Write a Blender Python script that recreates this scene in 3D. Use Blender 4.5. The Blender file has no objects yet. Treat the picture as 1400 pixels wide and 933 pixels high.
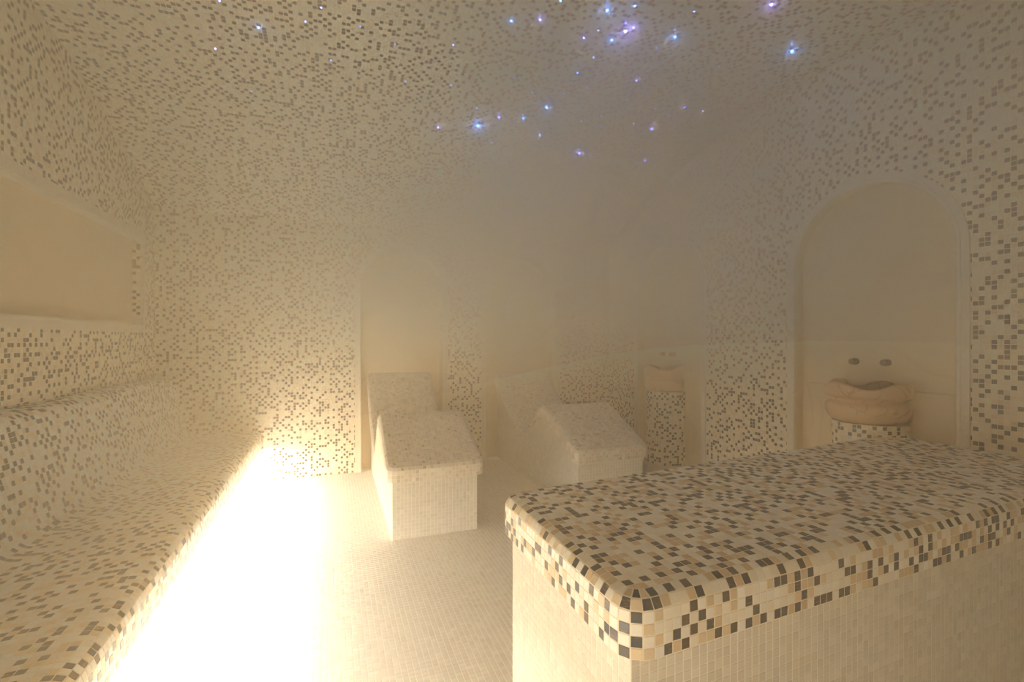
import bpy, math, random
import numpy as np
from mathutils import Matrix, Vector

random.seed(7)
rng = np.random.default_rng(7)
scene = bpy.context.scene
col = scene.collection

# ------------------------------------------------------------------ camera
CAM_H = 1.35
YAW = math.atan(245 / 658)
cam_d = bpy.data.cameras.new('camera')
cam_d.sensor_width = 36.0
cam_d.lens = 658 / 1400 * 36.0
cam_d.shift_y = -(466.5 - 465) / 1400
cam_d.clip_start = 0.02
cam = bpy.data.objects.new('camera', cam_d)
col.objects.link(cam)
cam.location = (0, 0, CAM_H)
cam.rotation_euler = (math.pi / 2, 0, -YAW)
scene.camera = cam

# ------------------------------------------------------------------ world, exposure
w = bpy.data.worlds.new('world')
scene.world = w
w.use_nodes = True
w.node_tree.nodes['Background'].inputs[0].default_value = (0, 0, 0, 1)
w.node_tree.nodes['Background'].inputs[1].default_value = 0
scene.view_settings.view_transform = 'Standard'
scene.view_settings.look = 'None'
scene.view_settings.gamma = 1
scene.view_settings.use_curve_mapping = False
scene.view_settings.exposure = 0.85
cy = scene.cycles
cy.max_bounces = 9
cy.diffuse_bounces = 7
cy.glossy_bounces = 2
cy.transmission_bounces = 2
cy.volume_bounces = 2
cy.use_adaptive_sampling = False
cy.volume_step_rate = 0.8
cy.volume_max_steps = 128
cy.sample_clamp_indirect = 3.0
cy.sample_clamp_direct = 0.0
cy.caustics_reflective = False
cy.caustics_refractive = False

LED_POWER = 84.0
LED_COLOR = (1.0, 0.85, 0.665)
STAR_GLOW = 0.3
STEAM_WARM_TINT = (1.0, 0.81, 0.53, 1)  # white steam tinted orange: warm light mixed into its colour

# ------------------------------------------------------------------ room numbers
XL, XR, YB, YF = -1.483, 3.184, 5.142, -0.55
P = 0.0255                                  # tile pitch
VTOP, VR, VYC = 3.21, 6.2, 2.3              # vault: top, radius, axis position
def vault(y):
    return VTOP - (VR - math.sqrt(VR * VR - (y - VYC) ** 2))
S_, C_ = math.sin(YAW), math.cos(YAW)
def to_pixels(pts):
    pts = np.asarray(pts, float)
    t = pts[..., 0] * S_ + pts[..., 1] * C_
    r = pts[..., 0] * C_ - pts[..., 1] * S_
    t = np.where(t < 0.05, 0.05, t)
    return np.stack([700 + 658 * r / t, 465 - 658 * (pts[..., 2] - CAM_H) / t], -1)

# ------------------------------------------------------------------ materials
def new_mat(name):
    m = bpy.data.materials.new(name)
    m.use_nodes = True
    nt = m.node_tree
    return m, nt, nt.nodes['Principled BSDF']
def N(nt, kind, **kw):
    n = nt.nodes.new(kind)
    for k, v in kw.items():
        setattr(n, k, v)
    return n
def mat_tile(name, rough=0.3, streak=True):
    m, nt, b = new_mat(name)
    at = N(nt, 'ShaderNodeAttribute', attribute_name='tint')
    geo = N(nt, 'ShaderNodeNewGeometry')
    nz = N(nt, 'ShaderNodeTexNoise'); nz.inputs['Scale'].default_value = 160; nz.inputs['Detail'].default_value = 2
    mp = N(nt, 'ShaderNodeMapping'); mp.inputs['Scale'].default_value = (0.35, 0.35, 1.6); mp.inputs['Rotation'].default_value = (0.5, 0.9, 0.3)
    nt.links.new(geo.outputs['Position'], mp.inputs[0]); nt.links.new(mp.outputs[0], nz.inputs['Vector'])
    ramp = N(nt, 'ShaderNodeValToRGB')
    ramp.color_ramp.elements[0].position = 0.52; ramp.color_ramp.elements[0].color = (0, 0, 0, 1)
    ramp.color_ramp.elements[1].position = 0.70; ramp.color_ramp.elements[1].color = (1, 1, 1, 1)
    nt.links.new(nz.outputs['Fac'], ramp.inputs[0])
    mul = N(nt, 'ShaderNodeMath', operation='MULTIPLY')
    nt.links.new(ramp.outputs[0], mul.inputs[0]); nt.links.new(at.outputs['Alpha'], mul.inputs[1])
    mx = N(nt, 'ShaderNodeMix', data_type='RGBA')
    mx.inputs['B'].default_value = (0.26, 0.145, 0.075, 1)
    nt.links.new(mul.outputs[0], mx.inputs['Factor']); nt.links.new(at.outputs['Color'], mx.inputs['A'])
    nt.links.new(mx.outputs['Result'], b.inputs['Base Color'])
    b.inputs['Roughness'].default_value = rough
    b.inputs['IOR'].default_value = 1.38
    return m
def mat_plain(name, c, rough=0.6, scale=40, amt=0.06, metal=0.0):
    m, nt, b = new_mat(name)
    geo = N(nt, 'ShaderNodeNewGeometry')
    nz = N(nt, 'ShaderNodeTexNoise'); nz.inputs['Scale'].default_value = scale; nz.inputs['Detail'].default_value = 3
    nt.links.new(geo.outputs['Position'], nz.inputs['Vector'])
    mx = N(nt, 'ShaderNodeMix', data_type='RGBA')
    mx.inputs['A'].default_value = tuple(x * (1 - amt) for x in c) + (1,)
    mx.inputs['B'].default_value = tuple(min(1, x * (1 + amt)) for x in c) + (1,)
    nt.links.new(nz.outputs['Fac'], mx.inputs['Factor'])
    nt.links.new(mx.outputs['Result'], b.inputs['Base Color'])
    b.inputs['Roughness'].default_value = rough
    b.inputs['Metallic'].default_value = metal
    return m
def mat_marble(name, base, vein, vscale=1.3, rough=0.3, strength=0.8):
    m, nt, b = new_mat(name)
    geo = N(nt, 'ShaderNodeNewGeometry')
    n1 = N(nt, 'ShaderNodeTexNoise'); n1.inputs['Scale'].default_value = vscale; n1.inputs['Detail'].default_value = 5; n1.inputs['Distortion'].default_value = 1.4
    nt.links.new(geo.outputs['Position'], n1.inputs['Vector'])
    sub = N(nt, 'ShaderNodeMath', operation='SUBTRACT'); sub.inputs[1].default_value = 0.5
    nt.links.new(n1.outputs['Fac'], sub.inputs[0])
    ab = N(nt, 'ShaderNodeMath', operation='ABSOLUTE'); nt.links.new(sub.outputs[0], ab.inputs[0])
    ramp = N(nt, 'ShaderNodeValToRGB')
    ramp.color_ramp.elements[0].position = 0.0; ramp.color_ramp.elements[0].color = (strength,) * 3 + (1,)
    ramp.color_ramp.elements[1].position = 0.018; ramp.color_ramp.elements[1].color = (0, 0, 0, 1)
    nt.links.new(ab.outputs[0], ramp.inputs[0])
    n2 = N(nt, 'ShaderNodeTexNoise'); n2.inputs['Scale'].default_value = vscale * 1.7; n2.inputs['Detail'].default_value = 4
    nt.links.new(geo.outputs['Position'], n2.inputs['Vector'])
    mA = N(nt, 'ShaderNodeMix', data_type='RGBA')
    mA.inputs['A'].default_value = tuple(x * 0.93 for x in base) + (1,)
    mA.inputs['B'].default_value = tuple(min(1, x * 1.05) for x in base) + (1,)
    nt.links.new(n2.outputs['Fac'], mA.inputs['Factor'])
    mB = N(nt, 'ShaderNodeMix', data_type='RGBA'); mB.inputs['B'].default_value = vein + (1,)
    nt.links.new(ramp.outputs[0], mB.inputs['Factor']); nt.links.new(mA.outputs['Result'], mB.inputs['A'])
    nt.links.new(mB.outputs['Result'], b.inputs['Base Color'])
    b.inputs['Roughness'].default_value = rough
    return m
def mat_far_mosaic(name):
    """the same mosaic as a cell pattern, for the stretch behind the camera"""
    m, nt, b = new_mat(name)
    geo = N(nt, 'ShaderNodeNewGeometry')
    sc = N(nt, 'ShaderNodeVectorMath', operation='SCALE'); sc.inputs['Scale'].default_value = 1 / P
    of = N(nt, 'ShaderNodeVectorMath', operation='ADD'); of.inputs[1].default_value = (0.31, 0.27, 0.4)
    nt.links.new(geo.outputs['Position'], sc.inputs[0]); nt.links.new(sc.outputs[0], of.inputs[0])
    fl = N(nt, 'ShaderNodeVectorMath', operation='FLOOR'); nt.links.new(of.outputs[0], fl.inputs[0])
    wn = N(nt, 'ShaderNodeTexWhiteNoise', noise_dimensions='3D'); nt.links.new(fl.outputs[0], wn.inputs['Vector'])
    ramp = N(nt, 'ShaderNodeValToRGB'); ramp.color_ramp.interpolation = 'CONSTANT'
    e = ramp.color_ramp.elements
    e[0].position = 0; e[0].color = (0.12, 0.105, 0.09, 1)
    e[1].position = 0.23; e[1].color = (0.60, 0.49, 0.34, 1)
    x = e.new(0.45); x.color = (0.78, 0.74, 0.66, 1)
    nt.links.new(wn.outputs['Value'], ramp.inputs[0]); nt.links.new(ramp.outputs[0], b.inputs['Base Color'])
    b.inputs['Roughness'].default_value = 0.35
    return m
def mat_emit(name, c, s):
    m = bpy.data.materials.new(name); m.use_nodes = True
    nt = m.node_tree; nt.nodes.remove(nt.nodes['Principled BSDF'])
    e = nt.nodes.new('ShaderNodeEmission'); e.inputs[0].default_value = c + (1,); e.inputs[1].default_value = s
    nt.links.new(e.outputs[0], nt.nodes['Material Output'].inputs[0])
    return m

M_TILE = mat_tile('mosaic_glass_tile', 0.28)
M_FTILE = mat_tile('matt_white_tile', 0.5)
M_GROUT = mat_plain('cream_grout', (0.86, 0.79, 0.65), 0.85, 300, 0.05)
M_FGROUT = mat_plain('floor_grout', (0.94, 0.91, 0.84), 0.85, 300, 0.05)
M_MARBLE = mat_marble('cream_marble', (0.78, 0.63, 0.43), (0.55, 0.43, 0.29), 0.9, 0.35, 0.3)
M_TRIM = mat_marble('pale_marble_trim', (0.80, 0.72, 0.58), (0.60, 0.48, 0.34), 4.0, 0.4, 0.4)
M_BASIN = mat_marble('honey_marble', (0.74, 0.50, 0.30), (0.36, 0.20, 0.10), 3.5, 0.35, 0.6)
M_FAR = mat_far_mosaic('mosaic_pattern')
M_METAL = mat_plain('dull_bronze', (0.10, 0.085, 0.07), 0.35, 90, 0.1, 0.8)

WHITE = [(0.87, 0.85, 0.79), (0.84, 0.81, 0.74), (0.90, 0.88, 0.83), (0.85, 0.80, 0.71)]
BEIGE = [(0.66, 0.54, 0.37), (0.62, 0.51, 0.36), (0.70, 0.58, 0.42), (0.64, 0.50, 0.34)]
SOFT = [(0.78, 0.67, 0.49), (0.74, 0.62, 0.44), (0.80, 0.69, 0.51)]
WARM_LIT_WHITE = [(0.86, 0.75, 0.58), (0.82, 0.71, 0.53), (0.88, 0.78, 0.61)]  # white tiles of walls, vault and pedestals, warm light put into the colour
BROWN = [(0.085, 0.068, 0.050), (0.065, 0.055, 0.045), (0.11, 0.078, 0.050), (0.05, 0.048, 0.046)]
DARK = [(0.020, 0.034, 0.055), (0.030, 0.034, 0.042), (0.014, 0.028, 0.050), (0.048, 0.036, 0.030), (0.024, 0.040, 0.064)]
PALE = [(0.76, 0.71, 0.64), (0.70, 0.63, 0.55), (0.79, 0.75, 0.68), (0.68, 0.59, 0.50), (0.64, 0.59, 0.53), (0.75, 0.68, 0.60)]
PALE_D = [(0.50, 0.43, 0.36), (0.56, 0.45, 0.35), (0.42, 0.38, 0.34)]
BASEW = [(0.72, 0.69, 0.62), (0.70, 0.67, 0.60), (0.74, 0.71, 0.64), (0.69, 0.65, 0.58)]

def tint_mosaic(ni, nj, dark=0.285, beige=0.27, soft=True, blue=False):
    k = np.zeros((ni, nj), int)
    r = rng.random((ni, nj)); r2 = rng.random((ni, nj))
    for i in range(ni):
        ki = k[i]; kp = k[i - 1] if i else None
        ri = r[i]
        for j in range(nj):
            d = dark * 1.3
            if j and ki[j - 1] == 2: d *= 0.5
            if kp is not None and kp[j] == 2: d *= 0.5
            x = ri[j]
            ki[j] = 2 if x < d else (1 if r2[i, j] < beige else 0)
    c = np.empty((ni, nj, 4))
    v = rng.integers(0, 60, (ni, nj))
    for kk, pal, a in ((0, WARM_LIT_WHITE if soft and not blue else WHITE, 0), (1, SOFT if soft else BEIGE, 0), (2, BROWN if soft and not blue else DARK, 1)):
        pa = np.array([p + ((a if a == 0 else random.choice((0.25, 1.0))),) for p in pal])
        mk = k == kk
        c[mk] = pa[v[mk] % len(pal)]
    return c
def tint_from(ni, nj, pal, pal2=None, f2=0.0):
    pa = np.array([p + (0.0,) for p in pal])
    c = pa[rng.integers(0, len(pal), (ni, nj))]
    if pal2:
        pb = np.array([p + (0.0,) for p in pal2])
        mk = rng.random((ni, nj)) < f2
        c[mk] = pb[rng.integers(0, len(pal2), mk.sum())]
    return c

# ------------------------------------------------------------------ object helpers
def props(o, label=None, cat=None, group=None, kind=None):
    if label: o['label'] = label
    if cat: o['category'] = cat
    if group: o['group'] = group
    if kind: o['kind'] = kind
    return o
def empty(name, loc):
    o = bpy.data.objects.new(name, None); col.objects.link(o)
    o.location = loc; o.empty_display_size = 0.1
    return o
def origin(parent):
    v = Vector((0, 0, 0)); p = parent
    while p is not None:
        v += p.location; p = p.parent
    return v
def mesh_from(name, verts, faces, mat, parent=None, smooth=False, mats=None, mi=None):
    verts = np.asarray(verts, float).reshape(-1, 3)
    off = np.array(origin(parent))
    me = bpy.data.meshes.new(name)
    faces = [tuple(f) for f in faces]
    me.from_pydata((verts - off).tolist(), [], faces)
    for m in (mats or [mat]): me.materials.append(m)
    if mi is not None: me.polygons.foreach_set('material_index', mi)
    if smooth: me.polygons.foreach_set('use_smooth', [True] * len(me.polygons))
    me.update()
    o = bpy.data.objects.new(name, me); col.objects.link(o)
    if parent: o.parent = parent
    return o
def fast_mesh(name, verts, quads, tints):
    me = bpy.data.meshes.new(name)
    nv, nf = len(verts), len(quads)
    me.vertices.add(nv); me.vertices.foreach_set('co', np.ascontiguousarray(verts, dtype=np.float32).ravel())
    me.loops.add(nf * 4); me.loops.foreach_set('vertex_index', np.ascontiguousarray(quads, dtype=np.int32).ravel())
    me.polygons.add(nf)
    me.polygons.foreach_set('loop_start', np.arange(0, nf * 4, 4, dtype=np.int32))
    me.polygons.foreach_set('loop_total', np.full(nf, 4, dtype=np.int32))
    a = me.attributes.new('tint', 'FLOAT_COLOR', 'FACE')
    a.data.foreach_set('color', np.ascontiguousarray(tints, dtype=np.float32).ravel())
    me.update(calc_edges=True)
    me.shade_flat()
    return me

F5 = np.array([(4, 5, 6, 7), (0, 1, 5, 4), (1, 2, 6, 5), (2, 3, 7, 6), (3, 0, 4, 7)])
F9 = np.array([(8, 9, 10, 11), (4, 5, 9, 8), (5, 6, 10, 9), (6, 7, 11, 10), (7, 4, 8, 11),
               (0, 1, 5, 4), (1, 2, 6, 5), (2, 3, 7, 6), (3, 0, 4, 7)])
def solid(q, n, h, gap, bevel):
    """q (k,4,3) tile cells, n (k,3) normals: tiles with sides, standing h proud of the joints"""
    c = q.mean(1, keepdims=True)
    d = q - c
    ln = np.linalg.norm(d, axis=2, keepdims=True) + 1e-9
    g1, g2 = gap if isinstance(gap, tuple) else (gap, gap)
    e1 = (q[:, 1] + q[:, 2] - q[:, 0] - q[:, 3]) / 2; e2 = (q[:, 2] + q[:, 3] - q[:, 0] - q[:, 1]) / 2
    e1 = e1 / (np.linalg.norm(e1, axis=1, keepdims=True) + 1e-9); e2 = e2 / (np.linalg.norm(e2, axis=1, keepdims=True) + 1e-9)
    s1 = np.array([-1, 1, 1, -1.0])[None, :, None]; s2 = np.array([-1, -1, 1, 1.0])[None, :, None]
    s = d - s1 * e1[:, None] * g1 / 2 - s2 * e2[:, None] * g2 / 2
    nn = n[:, None, :]
    ring0 = c + s - nn * 0.0012
    if bevel:
        ring1 = c + s + nn * h * 0.55
        ring2 = c + s * (1 - 0.0014 / ln) + nn * h
        return np.concatenate([ring0, ring1, ring2], 1), F9
    return np.concatenate([ring0, c + s + nn * h], 1), F5

class Patch:
    """cells with normals and tints, to be laid as tiles"""
    def __init__(s): s.q, s.n, s.c = [], [], []
    def lattice(s, G, tint, flip=False, keep=None, ref=None):
        G = np.asarray(G, float)
        q = np.stack([G[:-1, :-1], G[1:, :-1], G[1:, 1:], G[:-1, 1:]], 2)
        if flip: q = q[:, :, ::-1]
        n = np.cross(q[:, :, 2] - q[:, :, 0], q[:, :, 3] - q[:, :, 1])
        area = np.linalg.norm(n, axis=-1)
        ok = area > 2 * (P * P) * 0.12
        if keep is not None: ok &= keep
        n = n / (area[..., None] + 1e-12)
        if ref is not None:
            wrong = (n * ref).sum(-1) < 0
            q[wrong] = q[wrong][:, ::-1]; n[wrong] = -n[wrong]
        s.q.append(q[ok]); s.n.append(n[ok]); s.c.append(tint[ok])
    def build(s, parent, single_min=70, h=0.0007, gap=0.002, bevel=False, mat=None, most=300, jitter=0.0, stuff_name='mosaic_tiles', ymax_skip=None):
        q = np.concatenate(s.q); n = np.concatenate(s.n); c = np.concatenate(s.c)
        mat = mat or M_TILE
        c = c.copy(); c[:, :3] *= (1 + rng.normal(0, 0.035, (len(c), 1)))
        if jitter:
            n = n + rng.normal(0, jitter, n.shape); n /= np.linalg.norm(n, axis=1, keepdims=True)
        px = to_pixels(q)
        x, y = px[..., 0], px[..., 1]
        area = 0.5 * np.abs((x[:, 2] - x[:, 0]) * (y[:, 3] - y[:, 1]) - (x[:, 3] - x[:, 1]) * (y[:, 2] - y[:, 0]))
        cen = q.mean(1); view = np.array([0, 0, CAM_H]) - cen
        facing = (view * n).sum(1) > 0
        cp = px.mean(1)
        inside = (cp[:, 0] > 0) & (cp[:, 0] < 1400) & (cp[:, 1] > 0) & (cp[:, 1] < 933)
        if ymax_skip is not None: inside &= ~ymax_skip(cp, cen)
        score = np.where(facing & inside, area, 0)
        order = np.argsort(-score)
        pick = [i for i in order[:most] if score[i] >= single_min]
        rest = np.ones(len(q), bool); rest[pick] = False
        off = np.array(origin(parent))
        # the many small ones: real geometry, one part
        if rest.any():
            v, F = solid(q[rest], n[rest], h, gap, bevel)
            k, m = v.shape[0], v.shape[1]
            faces = (F[None] + (np.arange(k) * m)[:, None, None]).reshape(-1, 4)
            me = fast_mesh(stuff_name, v.reshape(-1, 3) - off, faces, np.repeat(c[rest], len(F), 0))
            me.materials.append(mat)
            o = bpy.data.objects.new(stuff_name, me); col.objects.link(o); o.parent = parent; o['kind'] = 'stuff'
        # the ones that show largest: a part each, alike ones share a mesh
        for i in pick:
            qi = q[i]; ci = qi.mean(0)
            e1 = (qi[1] + qi[2] - qi[0] - qi[3]) / 2; e2 = (qi[2] + qi[3] - qi[0] - qi[1]) / 2
            l1, l2 = np.linalg.norm(e1), np.linalg.norm(e2)
            u1 = e1 / l1; nz = n[i] - u1 * (n[i] @ u1); nz /= np.linalg.norm(nz); u2 = np.cross(nz, u1)
            loc = np.stack([(qi - ci) @ u1, (qi - ci) @ u2, np.zeros(4)], 1)
            rect = np.array([(-l1, -l2, 0), (l1, -l2, 0), (l1, l2, 0), (-l1, l2, 0)]) / 2
            if np.abs(loc - rect).max() < 0.0012:
                key = (mat.name, round(l1 * 1000), round(l2 * 1000), tuple(np.round(c[i] * 16).astype(int)), bevel)
                shape = rect
            else:
                key = None; shape = loc
            me = TILE_CACHE.get(key) if key else None
            if me is None:
                v, F = solid(shape[None], np.array([[0, 0, 1.0]]), h, gap, True)
                me = fast_mesh('tile', v[0], F, np.repeat(c[i][None], len(F), 0)); me.materials.append(mat)
                if key: TILE_CACHE[key] = me
            o = bpy.data.objects.new('tile', me); col.objects.link(o); o.parent = parent
            o.matrix_basis = Matrix(((u1[0], u2[0], nz[0], ci[0] - off[0]), (u1[1], u2[1], nz[1], ci[1] - off[1]),
                                     (u1[2], u2[2], nz[2], ci[2] - off[2]), (0, 0, 0, 1)))
        return len(pick), int(rest.sum())
TILE_CACHE = {}
def lin(a, b, step=P):
    n = max(1, round(abs(b - a) / step))
    return np.linspace(a, b, n + 1)
def grid_faces(ni, nj, base=0, flip=False):
    f = []
    for i in range(ni - 1):
        for j in range(nj - 1):
            a = base + i * nj + j
            q = (a, a + nj, a + nj + 1, a + 1)
            f.append(q[::-1] if flip else q)
    return f
class Body:
    def __init__(s): s.v, s.f, s.mi = [], [], []
    def lattice(s, G, flip=False, mi=0):
        G = np.asarray(G, float); b = len(s.v)
        s.v += G.reshape(-1, 3).tolist()
        f = grid_faces(G.shape[0], G.shape[1], b, flip); s.f += f; s.mi += [mi] * len(f)
    def poly(s, pts, mi=0):
        b = len(s.v); s.v += [list(p) for p in pts]; s.f.append(tuple(range(b, b + len(pts)))); s.mi.append(mi)
    def box(s, x0, x1, y0, y1, z0, z1, mi=0):
        b = len(s.v)
        s.v += [[x, y, z] for z in (z0, z1) for y in (y0, y1) for x in (x0, x1)]
        s.f += [(b, b + 2, b + 3, b + 1), (b + 4, b + 5, b + 7, b + 6), (b, b + 1, b + 5, b + 4), (b + 2, b + 6, b + 7, b + 3), (b, b + 4, b + 6, b + 2), (b + 1, b + 3, b + 7, b + 5)]
        s.mi += [mi] * 6
    def build(s, name, mats, parent=None, smooth=False):
        mats = mats if isinstance(mats, list) else [mats]
        return mesh_from(name, s.v, s.f, None, parent, smooth, mats, s.mi)

# ------------------------------------------------------------------ setting: floor, walls, vault
YT = 0.75                                   # in front of this the pattern material takes over
struct = {}
# floor
b = Body(); b.poly([(XL, YF, 0), (XR, YF, 0), (XR, YB, 0), (XL, YB, 0)])
for cx_, hw in ((0.69, .42), (2.03, .42)): b.poly([(cx_ - hw, YB, 0), (cx_ + hw, YB, 0), (cx_ + hw, YB + .16, 0), (cx_ - hw, YB + .16, 0)])
for cy_, hw in ((4.04, .49), (2.10, .49)): b.poly([(XR, cy_ - hw, 0), (XR + .083, cy_ - hw, 0), (XR + .083, cy_ + hw, 0), (XR, cy_ + hw, 0)])
floor = props(b.build('floor', M_FGROUT), kind='structure')
xs, ys = lin(-0.705, XR), lin(0.35, YB)
G = np.stack(np.meshgrid(xs, ys, indexing='ij') + [np.zeros((len(xs), len(ys)))], -1)
cx, cyy = (xs[:-1] + xs[1:]) / 2, (ys[:-1] + ys[1:]) / 2
CX, CY = np.meshgrid(cx, cyy, indexing='ij')
keep = ~((CX > 0.70) & (CY > 0.98) & (CY < 1.58)) & ~((CX > .42) & (CX < .94) & (CY > 3.35)) & ~((CX > 1.85) & (CX < 2.34) & (CY > 3.45))
pf = Patch(); pf.lattice(G, tint_from(len(cx), len(cyy), BASEW), keep=keep)
pf.build(floor, 62, h=0.0009, gap=(0.0036, 0.0016), mat=M_FTILE, stuff_name='floor_tiles',
         ymax_skip=lambda cp, cen: (cp[:, 0] > 705) & (cen[:, 1] < 1.8))

def arch_z(x, c, hw, spring, rise):
    d = (x - c) / hw
    return spring + rise * math.sqrt(max(0, 1 - d * d))

# --- a wall given in (a, z) with a mapping to 3D; openings are arches (c, hw, spring, rise)
def arched_wall(name, a0, a1, top, to3, arches, depth, flip, tile_from, mats, panel_split, tint_top):
    """to3(a, z, d): point at distance d INTO the wall"""
    br = {a0, a1}
    for i in range(41): br.add(a0 + (a1 - a0) * i / 40)
    for c, hw, sp, ri in arches:
        for k in range(33): br.add(c - hw * math.cos(math.pi * k / 32))
    br = sorted(br)
    b = Body()
    for p, q in zip(br[:-1], br[1:]):
        m = (p + q) / 2; lo = [0, 0]
        for c, hw, sp, ri in arches:
            if abs(m - c) < hw: lo = [arch_z(p, c, hw, sp, ri), arch_z(q, c, hw, sp, ri)]
        pts = [to3(p, lo[0], 0), to3(q, lo[1], 0), to3(q, top(q), 0), to3(p, top(p), 0)]
        b.poly(pts[::-1] if flip else pts, 0 if m > tile_from else 1)
    wobj = props(b.build(name, mats), kind='structure')
    # tiles
    A = lin(max(a0, tile_from), a1); zmax = max(top(a) for a in A); Z = np.arange(0, zmax + P, P)
    tops = np.array([top(a) for a in A])
    ZZ = np.minimum(Z[None, :], tops[:, None])
    G = np.array([[to3(a, ZZ[i, j], 0) for j in range(len(Z))] for i, a in enumerate(A)])
    ca, cz = (A[:-1] + A[1:]) / 2, (Z[:-1] + Z[1:]) / 2
    keep = np.ones((len(ca), len(cz)), bool)
    for c, hw, sp, ri in arches:
        f = .055
        inside = np.abs(ca - c)[:, None] < hw + f
        za = np.array([arch_z(a, c, hw + f, sp, ri + f) for a in ca])
        keep &= ~(inside & (cz[None, :] < za[:, None]))
    return wobj, G, ca, cz, keep

def niche(wall, to3, flip, c, hw, sp, ri, depth, split, tiled_side=None):
    n = 40
    xs = [c - hw] + [c - hw * math.cos(math.pi * k / n) for k in range(n + 1)] + [c + hw]
    outline = [(c - hw, 0.0)] + [(c - hw * math.cos(math.pi * k / n), arch_z(c - hw * math.cos(math.pi * k / n), c, hw, sp, ri)) for k in range(n + 1)] + [(c + hw, 0.0)]
    # reveal
    b = Body()
    G = np.array([[to3(a, z, -0.0), to3(a, z, depth)] for a, z in outline])
    b.lattice(G, not flip)
    b.build('niche_reveal', M_MARBLE, wall, True)
    # panels: marble slabs standing in the recess, a joint between them
    def slab(z0, z1, top_arch):
        bb = Body(); d0, d1 = depth - .004, depth + .02
        if top_arch:
            pts = [(c - hw, z0)] + [p for p in outline[1:-1]] + [(c + hw, z0)]
        else:
            pts = [(c - hw, z0), (c - hw, z1), (c + hw, z1), (c + hw, z0)]
        fr = [to3(a, z, d0) for a, z in pts]; bk = [to3(a, z, d1) for a, z in pts]
        if flip: bb.poly(fr)
        else: bb.poly(fr[::-1])
        k = len(pts)
        for i in range(k):
            j = (i + 1) % k
            f = [fr[i], bk[i], bk[j], fr[j]]
            bb.poly(f if not flip else f[::-1])
        bb.build('marble_panel', M_MARBLE, wall)
    slab(0.0, split - .0015, False); slab(split + .0015, 0, True)
    b = Body(); o2 = [(c - hw, 0), (c - hw, sp + ri), (c + hw, sp + ri), (c + hw, 0)]
    b.poly([to3(a, z, depth + .021) for a, z in (o2 if flip else o2[::-1])])
    b.build('niche_backing', M_GROUT, wall)
    # frame: a flat marble band round the opening with a small inner bead
    b = Body(); f = .06
    def ring(g, d):
        return [to3(c - (hw + g), 0.0, d)] + [to3(c - (hw + g) * math.cos(math.pi * k / n), arch_z(c - (hw + g) * math.cos(math.pi * k / n), c, hw + g, sp, ri + g), d) for k in range(n + 1)] + [to3(c + hw + g, 0.0, d)]
    prof = [(f, .004), (f, -.010), (.022, -.010), (.018, -.014), (.004, -.014), (-.002, -.008), (-.002, .02)]
    G = np.array([ring(g, d) for g, d in prof])
    b.lattice(G, flip)
    b.build('niche_frame', M_TRIM, wall)

# back wall
to_back = lambda a, z, d: (a, YB + d, z)
BACK = [(0.69, .42, 1.88, .42), (2.03, .42, 1.88, .42)]
wall_back, G, ca, cz, keep = arched_wall('wall_back', XL, XR, lambda a: vault(YB), to_back, BACK, .15, False, -9, [M_GROUT, M_FAR], 1.5, None)
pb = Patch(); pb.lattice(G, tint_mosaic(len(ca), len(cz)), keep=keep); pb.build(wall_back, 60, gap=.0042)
for c, hw, sp, ri in BACK: niche(wall_back, to_back, False, c, hw, sp, ri, .15, 1.5)
# right wall
to_right = lambda a, z, d: (XR + d, a, z)
RIGHT = [(4.04, .49, 1.86, .48), (2.10, .49, 1.86, .48)]
wall_right, G, ca, cz, keep = arched_wall('wall_right', YF, YB, vault, to_right, RIGHT, .082, True, YT, [M_GROUT, M_FAR], 1.04, None)
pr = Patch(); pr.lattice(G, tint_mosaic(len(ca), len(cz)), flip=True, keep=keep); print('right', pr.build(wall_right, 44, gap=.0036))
for c, hw, sp, ri in RIGHT: niche(wall_right, to_right, True, c, hw, sp, ri, .082, 1.04)

# left wall with the long marble panel in its frame
PY0, PY1, PZ0, PZ1 = 0.95, 4.775, 1.478, 2.165       # opening of the panel
b = Body()
br = list(np.linspace(YF, YB, 60)) + [PY0, PY1, YT]
br = sorted(br)
for p, q in zip(br[:-1], br[1:]):
    m = (p + q) / 2; mi = 0 if m > YT else 1
    if PY0 < m < PY1:
        b.poly([(XL, p, 0), (XL, q, 0), (XL, q, PZ0), (XL, p, PZ0)], mi)
        b.poly([(XL, p, PZ1), (XL, q, PZ1), (XL, q, vault(q)), (XL, p, vault(p))], mi)
    else:
        b.poly([(XL, p, 0), (XL, q, 0), (XL, q, vault(q)), (XL, p, vault(p))], mi)
wall_left = props(b.build('wall_left', [M_GROUT, M_FAR]), kind='structure')
A = lin(YT, YB); Z = np.arange(.98, VTOP + P, P)
ZZ = np.minimum(Z[None, :], np.array([vault(a) for a in A])[:, None])
G = np.array([[(XL, a, ZZ[i, j]) for j in range(len(Z))] for i, a in enumerate(A)])
ca, cz = (A[:-1] + A[1:]) / 2, (Z[:-1] + Z[1:]) / 2
F_ = .07
keep = ~((ca[:, None] > PY0 - F_ + .01) & (ca[:, None] < PY1 + F_ - .01) & (cz[None] > PZ0 - F_ + .01) & (cz[None] < PZ1 + F_ - .01))
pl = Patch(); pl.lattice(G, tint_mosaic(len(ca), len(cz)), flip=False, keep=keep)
print('left', pl.build(wall_left, 44, gap=.0036))
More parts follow.
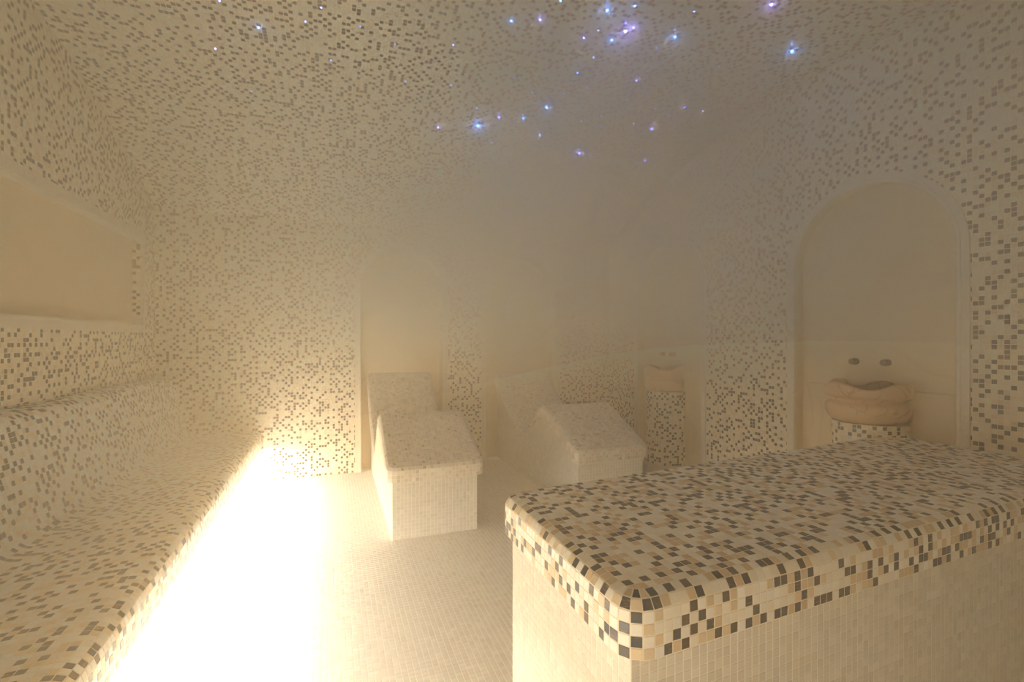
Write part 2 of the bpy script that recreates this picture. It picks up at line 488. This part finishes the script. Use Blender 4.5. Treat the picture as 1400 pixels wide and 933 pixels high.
# recess of the panel: mosaic on its sides, marble slab at the back
D = .055
b = Body()
b.poly([(XL, PY1, PZ0), (XL - D, PY1, PZ0), (XL - D, PY1, PZ1), (XL, PY1, PZ1)])
b.poly([(XL, PY0, PZ0), (XL, PY0, PZ1), (XL - D, PY0, PZ1), (XL - D, PY0, PZ0)])
b.poly([(XL, PY0, PZ0), (XL - D, PY0, PZ0), (XL - D, PY1, PZ0), (XL, PY1, PZ0)])
b.poly([(XL, PY0, PZ1), (XL, PY1, PZ1), (XL - D, PY1, PZ1), (XL - D, PY0, PZ1)])
b.build('panel_reveal', M_GROUT, wall_left)
px_ = Patch()
ds = np.linspace(0, D, 3); Zs = lin(PZ0, PZ1)
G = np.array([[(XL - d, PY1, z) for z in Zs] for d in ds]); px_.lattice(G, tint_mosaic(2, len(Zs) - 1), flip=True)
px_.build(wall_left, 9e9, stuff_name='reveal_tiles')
for a, c_ in ((PY0, 2.52), (2.523, PY1)):
    b = Body(); b.box(XL - D - .02, XL - D, a, c_, PZ0, PZ1); b.build('marble_panel', M_MARBLE, wall_left)
def frame_bar(y0, y1, z0, z1):
    b = Body()
    b.box(XL - .004, XL + .012, y0, y1, z0, z1)
    if y1 - y0 > z1 - z0:
        zi = z0 + .046 if z0 < PZ0 - .03 else z0 + .006
        b.box(XL + .0115, XL + .019, y0 + .01, y1 - .01, zi, zi + .018)
    else:
        yi = y0 + .006 if y0 > PY0 else y1 - .024
        b.box(XL + .0115, XL + .019, yi, yi + .018, z0, z1)
    b.build('panel_frame', M_TRIM, wall_left)
frame_bar(PY0 - F_, PY1 + F_, PZ1, PZ1 + F_)
frame_bar(PY0 - F_, PY1 + F_, PZ0 - F_, PZ0)
frame_bar(PY1, PY1 + F_, PZ0, PZ1)
frame_bar(PY0 - F_, PY0, PZ0, PZ1)

# front wall, behind the camera
b = Body(); b.poly([(XL, YF, 0), (XL, YF, vault(YF)), (XR, YF, vault(YF)), (XR, YF, 0)])
wall_front = props(b.build('wall_front', M_FAR), kind='structure')

# vaulted ceiling
ang1 = math.asin((YB - VYC) / VR); ang0 = math.asin((YF - VYC) / VR)
def vpt(x, th, d=0):
    r = VR - d
    return (x, VYC + r * math.sin(th), VTOP - VR + r * math.cos(th))
b = Body()
angT = math.asin((0.95 - VYC) / VR)
th1 = np.linspace(angT, ang1, 40); th0 = np.linspace(ang0, angT, 14)
b.lattice(np.array([[vpt(x, t) for t in th1] for x in (XL, XR)]), True, 0)
b.lattice(np.array([[vpt(x, t) for t in th0] for x in (XL, XR)]), True, 1)
ceiling = props(b.build('ceiling', [M_GROUT, M_FAR]), kind='structure')
X = lin(XL, XR); T = lin(angT, ang1, P / VR)
XX, TT = np.meshgrid(X, T, indexing='ij')
G = np.stack([XX, VYC + VR * np.sin(TT), VTOP - VR + VR * np.cos(TT)], -1)
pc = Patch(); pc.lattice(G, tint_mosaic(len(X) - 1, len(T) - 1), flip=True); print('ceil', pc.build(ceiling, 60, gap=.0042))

# ------------------------------------------------------------------ profiles
def resample(pts, step, closed=False):
    pts = np.asarray(pts, float)
    d = np.r_[0, np.cumsum(np.linalg.norm(np.diff(pts, axis=0), axis=1))]
    n = max(1, round(d[-1] / step))
    s = np.linspace(0, d[-1], n + 1)
    return np.stack([np.interp(s, d, pts[:, k]) for k in range(pts.shape[1])], 1)
def chaikin(p, n=3):
    p = np.asarray(p, float)
    for _ in range(n):
        q = [p[0]]
        for a, b_ in zip(p[:-1], p[1:]):
            q += [a * .75 + b_ * .25, a * .25 + b_ * .75]
        q.append(p[-1]); p = np.array(q)
    return p

# ------------------------------------------------------------------ the long bench on the left
bench = empty('tiled_bench', (-1.05, 2.3, 0))
props(bench, 'long built-in bench along the left wall, curved backrest, speckled grey and cream mosaic, glowing underneath', 'bench')
prof = chaikin([(-1.483, 1.018), (-1.40, 1.012), (-1.355, .985), (-1.338, .90), (-1.288, .70), (-1.243, .52), (-1.215, .478), (-1.15, .472), (-.95, .474),
                (-.74, .480), (-.665, .478), (-.630, .445), (-.627, .39), (-.629, .322)], 2)
pr_ = resample(prof, P)
Yt = lin(YT, YB)
G = np.array([[(x, y, z) for y in Yt] for x, z in pr_])
seat_body = Body()
seat_body.lattice(G)
seat_body.lattice(np.array([[(x, y, z) for y in (YF, YT)] for x, z in pr_]), mi=1)
seat_body.lattice(np.array([[(x, y, .322) for y in (YF, YB)] for x in (-.629, -.705)]))
seat = seat_body.build('seat', [M_GROUT, M_FAR], bench, True)
pbn = Patch(); pbn.lattice(G, tint_mosaic(len(pr_) - 1, len(Yt) - 1, dark=.27, blue=True)); print('bench', pbn.build(seat, 52, gap=.003, bevel=False, jitter=.006))
bb = Body(); bb.poly([(-.705, YF, 0), (-.705, YB, 0), (-.705, YB, .325), (-.705, YF, .325)])
bbase = bb.build('base', M_FGROUT, bench)
pbb = Patch(); zz = lin(0, .31)
pbb.lattice(np.array([[(-.705, y, z) for z in zz] for y in Yt]), tint_from(len(Yt) - 1, len(zz) - 1, BASEW))
print('benchbase', pbb.build(bbase, 62, h=.0008, gap=(.0032, .0018), mat=M_FTILE, stuff_name='base_tiles'))
# the light strip under the lip
b = Body(); b.box(-.690, -.668, YF + .03, YB - .02, .312, .3215)
b.build('light_strip_channel', M_TRIM, bench)
b = Body(); b.box(-.688, -.670, YF + .04, YB - .03, .308, .3125)
strip = b.build('light_strip', mat_emit('strip_glow', LED_COLOR, 6.0), bench)
la = bpy.data.lights.new('strip_light', 'AREA'); la.shape = 'RECTANGLE'
la.spread = math.radians(160); la.size = .02; la.size_y = YB - YF - .1; la.energy = LED_POWER; la.color = LED_COLOR
lo = bpy.data.objects.new('strip_light', la); col.objects.link(lo); lo.parent = bench
lo.location = Vector((-.672, (YB + YF) / 2, .300)) - bench.location
lo.rotation_euler = (0, -math.radians(18), 0)

# ------------------------------------------------------------------ slabs with a rolled lip: massage table and loungers
def lipped(cover_parent_make, W, D, F, H, r, R, L, sides, tint, smooth_n=1, back_open=True, pal=None, round_corners=(True, True)):
    """plan rectangle W x D in (a,b); F(a,b)->(x,y); H(a,b)->z.
    outline runs: a=0 side (b: 0->D), b=D side, a=W side (b: D->0); the b=0 end is open."""
    patch, body = Patch(), Body()
    a = lin(r, W - r); b_ = lin(0, D - r)
    def P3(x, y, dz=0.0):
        u, v = F(x, y); return (u, v, H(x, y) + dz)
    ir = R - r
    G = np.array([[P3(x, y) for y in b_] for x in a])
    k = ir * (1 - 1 / math.sqrt(2))
    G[0, -1] = P3(r + k, D - r - k); G[-1, -1] = P3(W - r - k, D - r - k)
    patch.lattice(G, tint(len(a) - 1, len(b_) - 1), ref=np.array((0, 0, 1.0)))
    body.lattice(G)
    # perimeter of the inset outline with outward normals
    path = []
    for y in lin(0, D - R): path.append((r, y, -1, 0))
    nc = max(2, round(math.pi / 2 * (R - .3 * r) / P))
    for i in range(1, nc + 1):
        t = math.pi / 2 * i / nc
        path.append((R - ir * math.cos(t), D - R + ir * math.sin(t), -math.cos(t), math.sin(t)))
    for x in lin(R, W - R)[1:]: path.append((x, D - r, 0, 1))
    for i in range(1, nc + 1):
        t = math.pi / 2 * i / nc
        path.append((W - R + ir * math.sin(t), D - R + ir * math.cos(t), math.sin(t), math.cos(t)))
    for y in lin(D - R, 0)[1:]: path.append((W - r, y, 1, 0))
    ln = math.pi * r / 2 + L
    pf_ = []
    for s in np.linspace(0, ln, max(2, round(ln / P)) + 1):
        if s < math.pi * r / 2:
            t = s / r; pf_.append((r * math.sin(t), r * (1 - math.cos(t))))
        else: pf_.append((r, r + s - math.pi * r / 2))
    def lat(prof_):
        return np.array([[P3(x + nx * d, y + ny * d, -e) for d, e in prof_] for x, y, nx, ny in path])
    G2 = lat(pf_)
    ref = []
    for x, y, nx, ny in path[:-1]:
        p0, p1 = F(x, y), F(x + nx * .01, y + ny * .01)
        v = np.array([p1[0] - p0[0], p1[1] - p0[1], 0]); v = v / np.linalg.norm(v); v[2] = .35; ref.append(v)
    patch.lattice(G2, tint(len(path) - 1, len(pf_) - 1), ref=np.array(ref)[:, None, :])
    body.lattice(lat(pf_), True)
    body.lattice(lat([pf_[-1], (r - .12, pf_[-1][1])]), True)
    return patch, body

# --- massage table
table = empty('washing_slab', (1.9, 1.45, 0))
props(table, 'massive waist-high slab in the right foreground, rounded top in dark, beige and white mosaic, pale tiled base', 'massage table')
NL, FL, FR, NR = np.array((.605, .900)), np.array((.60, 1.745)), np.array((3.18, 1.985)), np.array((3.18, 1.035))
TW, TD = .88, 2.58             # a: near->far, b: wall->left end
def tF(a, b_):
    u, v = a / TW, b_ / TD     # v: 0 at the wall, 1 at the left end
    n = NR + (NL - NR) * v; f = FR + (FL - FR) * v
    p = n + (f - n) * u
    return float(p[0]), float(p[1])
patch, body = lipped(None, TW, TD, lambda a, b_: tF(TW - a, b_), lambda a, b_: .77, .042, .075, .098, None, lambda i, j: tint_mosaic(i, j, .25, .32, False))
cover = body.build('slab_top', M_GROUT, table, True)
print('table', patch.build(cover, 80, h=.0009, gap=.003, bevel=True, jitter=.012))
# base
ov = .03
cn = [tF(ov, 0), tF(ov, TD - ov), tF(TW - ov - .035, TD - ov), tF(TW - ov - .035, 0)]   # near wall, near left, far left, far wall
b = Body(); pt = Patch(); zz = lin(0, .655)
for p0, p1 in zip(cn[:-1], cn[1:]):
    L_ = math.dist(p0, p1); s = lin(0, L_) / L_
    G = np.array([[(p0[0] + (p1[0] - p0[0]) * t, p0[1] + (p1[1] - p0[1]) * t, z) for z in zz] for t in s])
    b.lattice(G, True); pt.lattice(G, tint_from(len(s) - 1, len(zz) - 1, BASEW), flip=True)
tbase = b.build('base', M_FGROUT, table)
print('tablebase', pt.build(tbase, 70, h=.0008, gap=(.0032, .0018), mat=M_FTILE, stuff_name='base_tiles'))

# --- loungers
def spline_profile():
    pts = [(5.29, 1.00), (5.20, .915), (4.90, .655), (4.62, .50), (4.42, .445), (4.30, .452), (4.20, .51), (4.08, .67), (3.99, .755), (3.90, .77), (3.78, .725), (3.60, .635), (3.40, .54), (3.28, .485)]
    return chaikin(pts, 3)
LP = resample(spline_profile(), .01)
LS = np.r_[0, np.cumsum(np.linalg.norm(np.diff(LP, axis=0), axis=1))]
def lounger(name_label, x0, x1, dy, floor_y):
    Wd = x1 - x0; Dd = LS[-1]
    root = empty('tiled_lounger', ((x0 + x1) / 2, 4.2 + dy, 0))
    props(root, name_label, 'lounger', 'heated loungers in the arched niches')
    def yof(s): return float(np.interp(s, LS, LP[:, 0])) - max(0, s - LS[-1]) + dy
    def zof(s): return float(np.interp(min(s, Dd - .03), LS, LP[:, 1]))
    F = lambda a, s: (x0 + a, yof(max(s, 0)))
    Hh = lambda a, s: zof(max(s, 0))
    patch, body = lipped(None, Wd, Dd, F, Hh, .04, .065, .065, None, lambda i, j: tint_from(i, j, PALE, PALE_D, .045))
    # plan runs from the head towards the viewer, so a grows to the right: flip faces
    cov = body.build('reclining_surface', M_GROUT, root, True)
    patch.build(cov, 60, gap=.0036, h=.0007)
    # head end
    # base with sides that follow the curve
    bx0, bx1, by = x0 + .04, x1 - .05, yof(Dd) + .03
    ysd = lin(by, 5.27 + dy)
    lp = LP[::-1]
    topz = np.interp(ysd - dy, lp[:, 0], lp[:, 1]) - .075
    topz[0] = .40; 
    bz = Body(); pb_ = Patch()
    Z_ = np.arange(0, 1.02, P)
    ZZ_ = np.minimum(Z_[None], topz[:, None])
    for xx, fl in ((bx0, False), (bx1, True)):
        G = np.array([[(xx, y, ZZ_[i, j]) for j in range(len(Z_))] for i, y in enumerate(ysd)])
        bz.lattice(G[:, [0, -1]], not fl); pb_.lattice(G, tint_from(len(ysd) - 1, len(Z_) - 1, BASEW), flip=not fl)
    xsd = lin(bx0, bx1); zf = lin(0, .40)
    G = np.array([[(x, by, z) for z in zf] for x in xsd])
    bz.lattice(G); pb_.lattice(G, tint_from(len(xsd) - 1, len(zf) - 1, BASEW))
    bo = bz.build('base', M_FGROUT, root)
    pb_.build(bo, 9e9, h=.0008, gap=(.0032, .0018), mat=M_FTILE, stuff_name='base_tiles')
    return root
lounger('pale mosaic lounger in the left niche, nearest the bench, its white base fully in view', .335, 1.015, 0, 0)
lounger('pale mosaic lounger in the second niche, its foot end partly behind the big slab', 1.745, 2.43, .015, 0)

# ------------------------------------------------------------------ pedestals, basins, taps
def pedestal(cx_, cy_, label):
    r, z0, z1 = .205, .11, .832
    root = props(empty('pedestal', (cx_, cy_, 0)), label, 'pedestal', 'mosaic pedestals under the basins')
    xmax = 3.262
    lim = math.acos(max(-1, min(1, (xmax - cx_) / r)))
    th = lin(lim, 2 * math.pi - lim, P / r); Z_ = lin(z0, z1)
    G = np.array([[(cx_ + r * math.cos(t), cy_ + r * math.sin(t), z) for z in Z_] for t in th])
    b = Body(); b.lattice(G)
    b.poly([tuple(g) for g in G[:, -1]])
    bo = b.build('shaft', M_GROUT, root)
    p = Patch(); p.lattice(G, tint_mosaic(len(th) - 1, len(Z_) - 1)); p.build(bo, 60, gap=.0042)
    b = Body(); r2 = .198
    b.lattice(np.array([[(cx_ + r2 * math.cos(t), cy_ + r2 * math.sin(t), z) for z in (0, z0)] for t in th]))
    b.build('plinth', M_TRIM, root)
def basin(cx_, cy_, R0, ph, label):
    z0 = .834
    n = 96
    def ring(r, z, wave, lobe):
        out = []
        for k in range(n):
            t = 2 * math.pi * k / n
            # rounded octagon: eight soft lobes
            rr = r * (1 + lobe * (abs(math.cos(4 * t + .4)) ** .7 - .6))
            zz = z + wave * math.cos(4 * (t + math.radians(ph)))
            x = cx_ - .018 + rr * math.cos(t); y = cy_ + rr * math.sin(t)
            out.append((min(x, 3.258), y, zz))
        return out
    prof = [(.02, 0, 0, 0), (.70, 0, 0, .0), (.84, .008, 0, .02), (.95, .035, 0, .035), (1.0, .075, 0, .045), (1.0, .105, 0, .045), (.95, .122, 0, .03),
            (.84, .130, 0, .02), (.82, .140, 0, .02), (.84, .150, 0, .02), (.95, .160, .001, .03), (1.0, .172, .004, .045), (1.03, .205, .012, .05), (1.03, .228, .020, .05), (1.0, .236, .022, .045),
            (.93, .233, .022, .04), (.88, .21, .016, .03), (.80, .15, 0, .02), (.55, .085, 0, 0), (.2, .065, 0, 0), (.02, .064, 0, 0)]
    v, f = [], []
    for a, z, wv, lb in prof: v += ring(R0 * a, z0 + z, wv, lb)
    for i in range(len(prof) - 1):
        for k in range(n):
            k2 = (k + 1) % n
            f.append((i * n + k, i * n + k2, (i + 1) * n + k2, (i + 1) * n + k))
    f.append(tuple(range(n))[::-1]); f.append(tuple((len(prof) - 1) * n + k for k in range(n)))
    o = mesh_from('stone_basin', np.array(v), f, M_BASIN, None, True)
    props(o, label, 'basin', 'carved marble basins')
def cyl(b, p0, p1, r0, r1, n=20):
    p0, p1 = Vector(p0), Vector(p1); d = (p1 - p0).normalized()
    u = d.orthogonal().normalized(); w_ = d.cross(u); base = len(b.v)
    for p, r in ((p0, r0), (p1, r1)):
        for k in range(n):
            t = 2 * math.pi * k / n; b.v.append(list(p + u * (r * math.cos(t)) + w_ * (r * math.sin(t))))
    for k in range(n):
        k2 = (k + 1) % n; b.f.append((base + k, base + k2, base + n + k2, base + n + k)); b.mi.append(0)
    b.f.append(tuple(base + k for k in range(n))[::-1]); b.mi.append(0)
    b.f.append(tuple(base + n + k for k in range(n))); b.mi.append(0)
def tap(y, z, square, label):
    x = 3.262
    root = props(empty('tap', (x, y, z)), label, 'tap', 'small dark taps above the basins')
    b = Body()
    if square: b.box(x - .006, x, y - .021, y + .021, z - .021, z + .021)
    else: cyl(b, (x, y, z), (x - .007, y, z), .021, .019)
    b.build('wall_plate', M_METAL, root)
    b = Body(); cyl(b, (x - .006, y, z), (x - .034, y, z), .012, .011); b.build('stem', M_METAL, root, True)
    b = Body()
    if square: b.box(x - .05, x - .03, y - .019, y + .019, z - .019, z + .019)
    else: cyl(b, (x - .030, y, z), (x - .050, y, z), .022, .019)
    b.build('knob', M_METAL, root)
pedestal(3.205, 4.06, 'mosaic half-round pedestal in the far right corner niche')
pedestal(3.205, 2.075, 'mosaic half-round pedestal behind the big slab, only its top showing')
basin(3.205, 4.06, .212, -6.8, 'honey marble basin with wavy rim, the smaller-looking one by the far corner')
basin(3.205, 2.075, .228, 12, 'honey marble basin with wavy rim in the large niche behind the slab')
tap(4.175, 1.205, True, 'square dark tap on the left above the far basin')
tap(4.02, 1.205, True, 'square dark tap on the right above the far basin')
tap(2.20, 1.208, False, 'round dark tap on the left above the near basin')
tap(2.005, 1.208, False, 'round dark tap on the right above the near basin')

# ------------------------------------------------------------------ ceiling stars
A1 = [(347,66,2),(440,62,2),(653,31,4),(742,18,2),(712,98,6),(737,87,3),(668,127,3),(579,119,2),(625,96,1),(870,116,4),(931,36,1),(1178,13,4),(1243,162,5),
      (162,142,1.5),(610,183,1),(559,231,2),(358,246,1),(746,257,2),(415,294,1),(589,279,1),(516,299,1),(461,342,5),(638,332,1),(563,355,1),(571,386,1.5),(635,371,1),
      (632,402,1.3),(386,377,2.5),(308,374,2.5),(237,345,1),(241,401,7),(114,406,2),(286,454,1.5),(439,430,2),(345,494,1),(565,488,4.5),(807,347,1.3),(901,341,2),
      (959,354,1.5),(870,401,1),(796,411,3),(738,394,1),(735,478,1),(763,479,1),(775,513,2),(505,2,1.5),(1010,211,.6),(717,318,.6),(850,367,.6),(811,152,.6),(11,259,.7)]
A2 = [(362,131,2),(155,232,1.5),(587,102,1),(661,35,1),(849,126,.8),(1016,210,.7),(708,287,1.5),(328,437,1),(1066,388,.7),(1284,407,.7),(175,3,1)]
stars = [(550 + x / 2.3333, y / 2.3333, m) for x, y, m in A1] + [(250 + x / 3.5, y / 3.5, m) for x, y, m in A2]
def hit_vault(u, v):
    a, bz = (u - 700) / 658, (465 - v) / 658
    d = np.array([S_ + a * C_, C_ - a * S_, bz])
    lo_, hi_ = 1.0, 12.0
    f = lambda t: (CAM_H + d[2] * t) - vault(min(max(d[1] * t, YF), YB))
    for _ in range(50):
        m = (lo_ + hi_) / 2
        if f(m) > 0: hi_ = m
        else: lo_ = m
    return d * lo_ + np.array([0, 0, CAM_H])
M_STAR = [mat_emit('star_violet', (0.46, 0.34, 1.0), 5.5), mat_emit('star_blue', (0.24, 0.45, 1.0), 5.5), mat_emit('star_faint', (0.38, 0.42, 1.0), 4)]
BRIGHT = {4: 'brightest violet star light near the top of the vault', 30: 'large bright violet star light, leftmost of the big ones', 21: 'bright violet star light right of the largest one',
          12: 'bright violet star light far to the right on the vault', 35: 'violet star light, lowest of the bright ones', 9: 'violet star light right of the top cluster',
          2: 'sky blue star light above the brightest violet one', 11: 'violet star light at the top edge on the right', 40: 'medium violet star light low on the right side of the group'}
SHORT = {4: 'the brightest violet one near the top', 30: 'the large leftmost bright violet one', 21: 'the bright one right of the largest', 12: 'the bright one far to the right',
         35: 'the lowest bright one', 9: 'the one right of the top cluster', 2: 'the sky blue one at the top', 11: 'the one at the right top edge', 40: 'the medium one low on the right'}
ORD = ['', 'second ', 'third ', 'fourth ', 'fifth ', 'sixth ', 'seventh ', 'eighth ', 'ninth ', 'tenth ', 'eleventh ', 'twelfth ', 'thirteenth ', 'fourteenth ', 'fifteenth ', 'sixteenth '] + ['%dth ' % k for k in range(17, 50)]
def near_bright(k):
    return min(BRIGHT, key=lambda q: math.dist(stars[k][:2], stars[q][:2]))
def star_label(i, m):
    q = near_bright(i)
    same = sorted((k for k in range(len(stars)) if k not in BRIGHT and near_bright(k) == q), key=lambda k: math.dist(stars[k][:2], stars[q][:2]))
    return ('small' if m >= 1.4 else 'tiny faint') + ' blue star light, ' + ORD[same.index(i)] + 'closest to ' + SHORT[q]
def star(i, u, v, m):
    p = hit_vault(u, v)
    th = math.asin((p[1] - VYC) / VR); nrm = Vector((0, -math.sin(th), -math.cos(th)))
    r = .003 + .0013 * m
    mat = M_STAR[2] if m < 1.4 else M_STAR[(i * 7) % 3 == 0]
    if i in (2, 6): mat = M_STAR[1]
    b = Body(); c0 = Vector(p)
    up = nrm.orthogonal().normalized(); w_ = nrm.cross(up); nseg = 10
    rings = [(1.0, -.3), (1.0, .25), (.8, .65), (.45, .93)]
    for rr, h_ in rings:
        for k in range(nseg):
            t = 2 * math.pi * k / nseg
            b.v.append(list(c0 + nrm * (.0015 + h_ * r) + (up * math.cos(t) + w_ * math.sin(t)) * (r * rr)))
    for j in range(len(rings) - 1):
        for k in range(nseg):
            k2 = (k + 1) % nseg; b.f.append((j * nseg + k, j * nseg + k2, (j + 1) * nseg + k2, (j + 1) * nseg + k)[::-1]); b.mi.append(0)
    b.f.append(tuple(3 * nseg + k for k in range(nseg))); b.mi.append(0)
    me_v = [list(Vector(q) - c0) for q in b.v]
    b.v = me_v
    o = b.build('star_light', mat, None, True); o.location = c0
    l2 = bpy.data.lights.new('star_halo', 'POINT'); l2.energy = .007 * m ** 1.7; l2.specular_factor = 0; l2.shadow_soft_size = .004
    l2.color = tuple(mat.node_tree.nodes['Emission'].inputs[0].default_value[:3])
    if m >= 2:
        lh = bpy.data.objects.new('star_halo', l2); col.objects.link(lh); lh.parent = o; lh.location = nrm * (.018 + .005 * m)
    if i in BRIGHT: props(o, BRIGHT[i], 'star light', 'bright star lights in the vault')
    else: props(o, star_label(i, m), 'star light', 'small star lights in the vault')
    if m >= 4:
        l = bpy.data.lights.new('star_glow', 'SPOT'); l.energy = STAR_GLOW * (m / 5) ** 2; l.shadow_soft_size = .006; l.spot_size = math.radians(165); l.spot_blend = .6; l.specular_factor = 0
        l.color = tuple(mat.node_tree.nodes['Emission'].inputs[0].default_value[:3])
        lo2 = bpy.data.objects.new('star_glow', l); col.objects.link(lo2); lo2.parent = o; lo2.location = nrm * (.004 + r); lo2.rotation_euler = nrm.to_track_quat('-Z', 'Y').to_euler()
for i, (u, v, m) in enumerate(stars): star(i, u, v, m)

# ------------------------------------------------------------------ steam
def steam():
    m = bpy.data.materials.new('steam'); m.use_nodes = True
    nt = m.node_tree; nt.nodes.remove(nt.nodes['Principled BSDF'])
    vs = N(nt, 'ShaderNodeVolumeScatter'); vs.inputs['Color'].default_value = STEAM_WARM_TINT; vs.inputs['Anisotropy'].default_value = 0.2
    nt.links.new(vs.outputs[0], nt.nodes['Material Output'].inputs['Volume'])
    geo = N(nt, 'ShaderNodeNewGeometry')
    sep = N(nt, 'ShaderNodeSeparateXYZ'); nt.links.new(geo.outputs['Position'], sep.inputs[0])
    def rng_(sock, a, b_, lo_=0.0, hi_=1.0):
        r = N(nt, 'ShaderNodeMapRange', interpolation_type='SMOOTHSTEP')
        nt.links.new(sock, r.inputs['Value'])
        for k, v in (('From Min', a), ('From Max', b_), ('To Min', lo_), ('To Max', hi_)): r.inputs[k].default_value = v
        return r.outputs['Result']
    def mth(op, a, b_):
        n = N(nt, 'ShaderNodeMath', operation=op)
        for k, x in enumerate((a, b_)):
            if isinstance(x, (int, float)): n.inputs[k].default_value = x
            else: nt.links.new(x, n.inputs[k])
        return n.outputs[0]
    nz = N(nt, 'ShaderNodeTexNoise'); nz.inputs['Scale'].default_value = 0.9; nz.inputs['Detail'].default_value = 1.0
    nt.links.new(geo.outputs['Position'], nz.inputs['Vector'])
    wob = rng_(nz.outputs['Fac'], .3, .7, .55, 1.45)
    X_, Y_, Z_ = sep.outputs
    layer = mth('MULTIPLY', rng_(Z_, .75, 1.8), .18)
    far = mth('MULTIPLY', mth('MULTIPLY', rng_(Z_, .85, 1.8), rng_(X_, -.5, 1.5)), mth('MULTIPLY', rng_(Y_, -.4, 2.8), .50))
    low = mth('MULTIPLY', mth('MULTIPLY', rng_(Z_, 1.3, .6), rng_(X_, -.3, -.9)), .36)
    d = mth('MULTIPLY', mth('ADD', mth('ADD', layer, far), mth('ADD', low, .085)), wob)
    nt.links.new(d, vs.inputs['Density'])
    b = Body(); b.box(XL - .3, XR + .3, YF - .1, YB + .3, -.05, VTOP + .05)
    o = b.build('steam', m)
    props(o, 'warm-tinted hazy steam filling the whole vaulted room, thickest high in the far right corner', 'steam', kind='stuff')
steam()
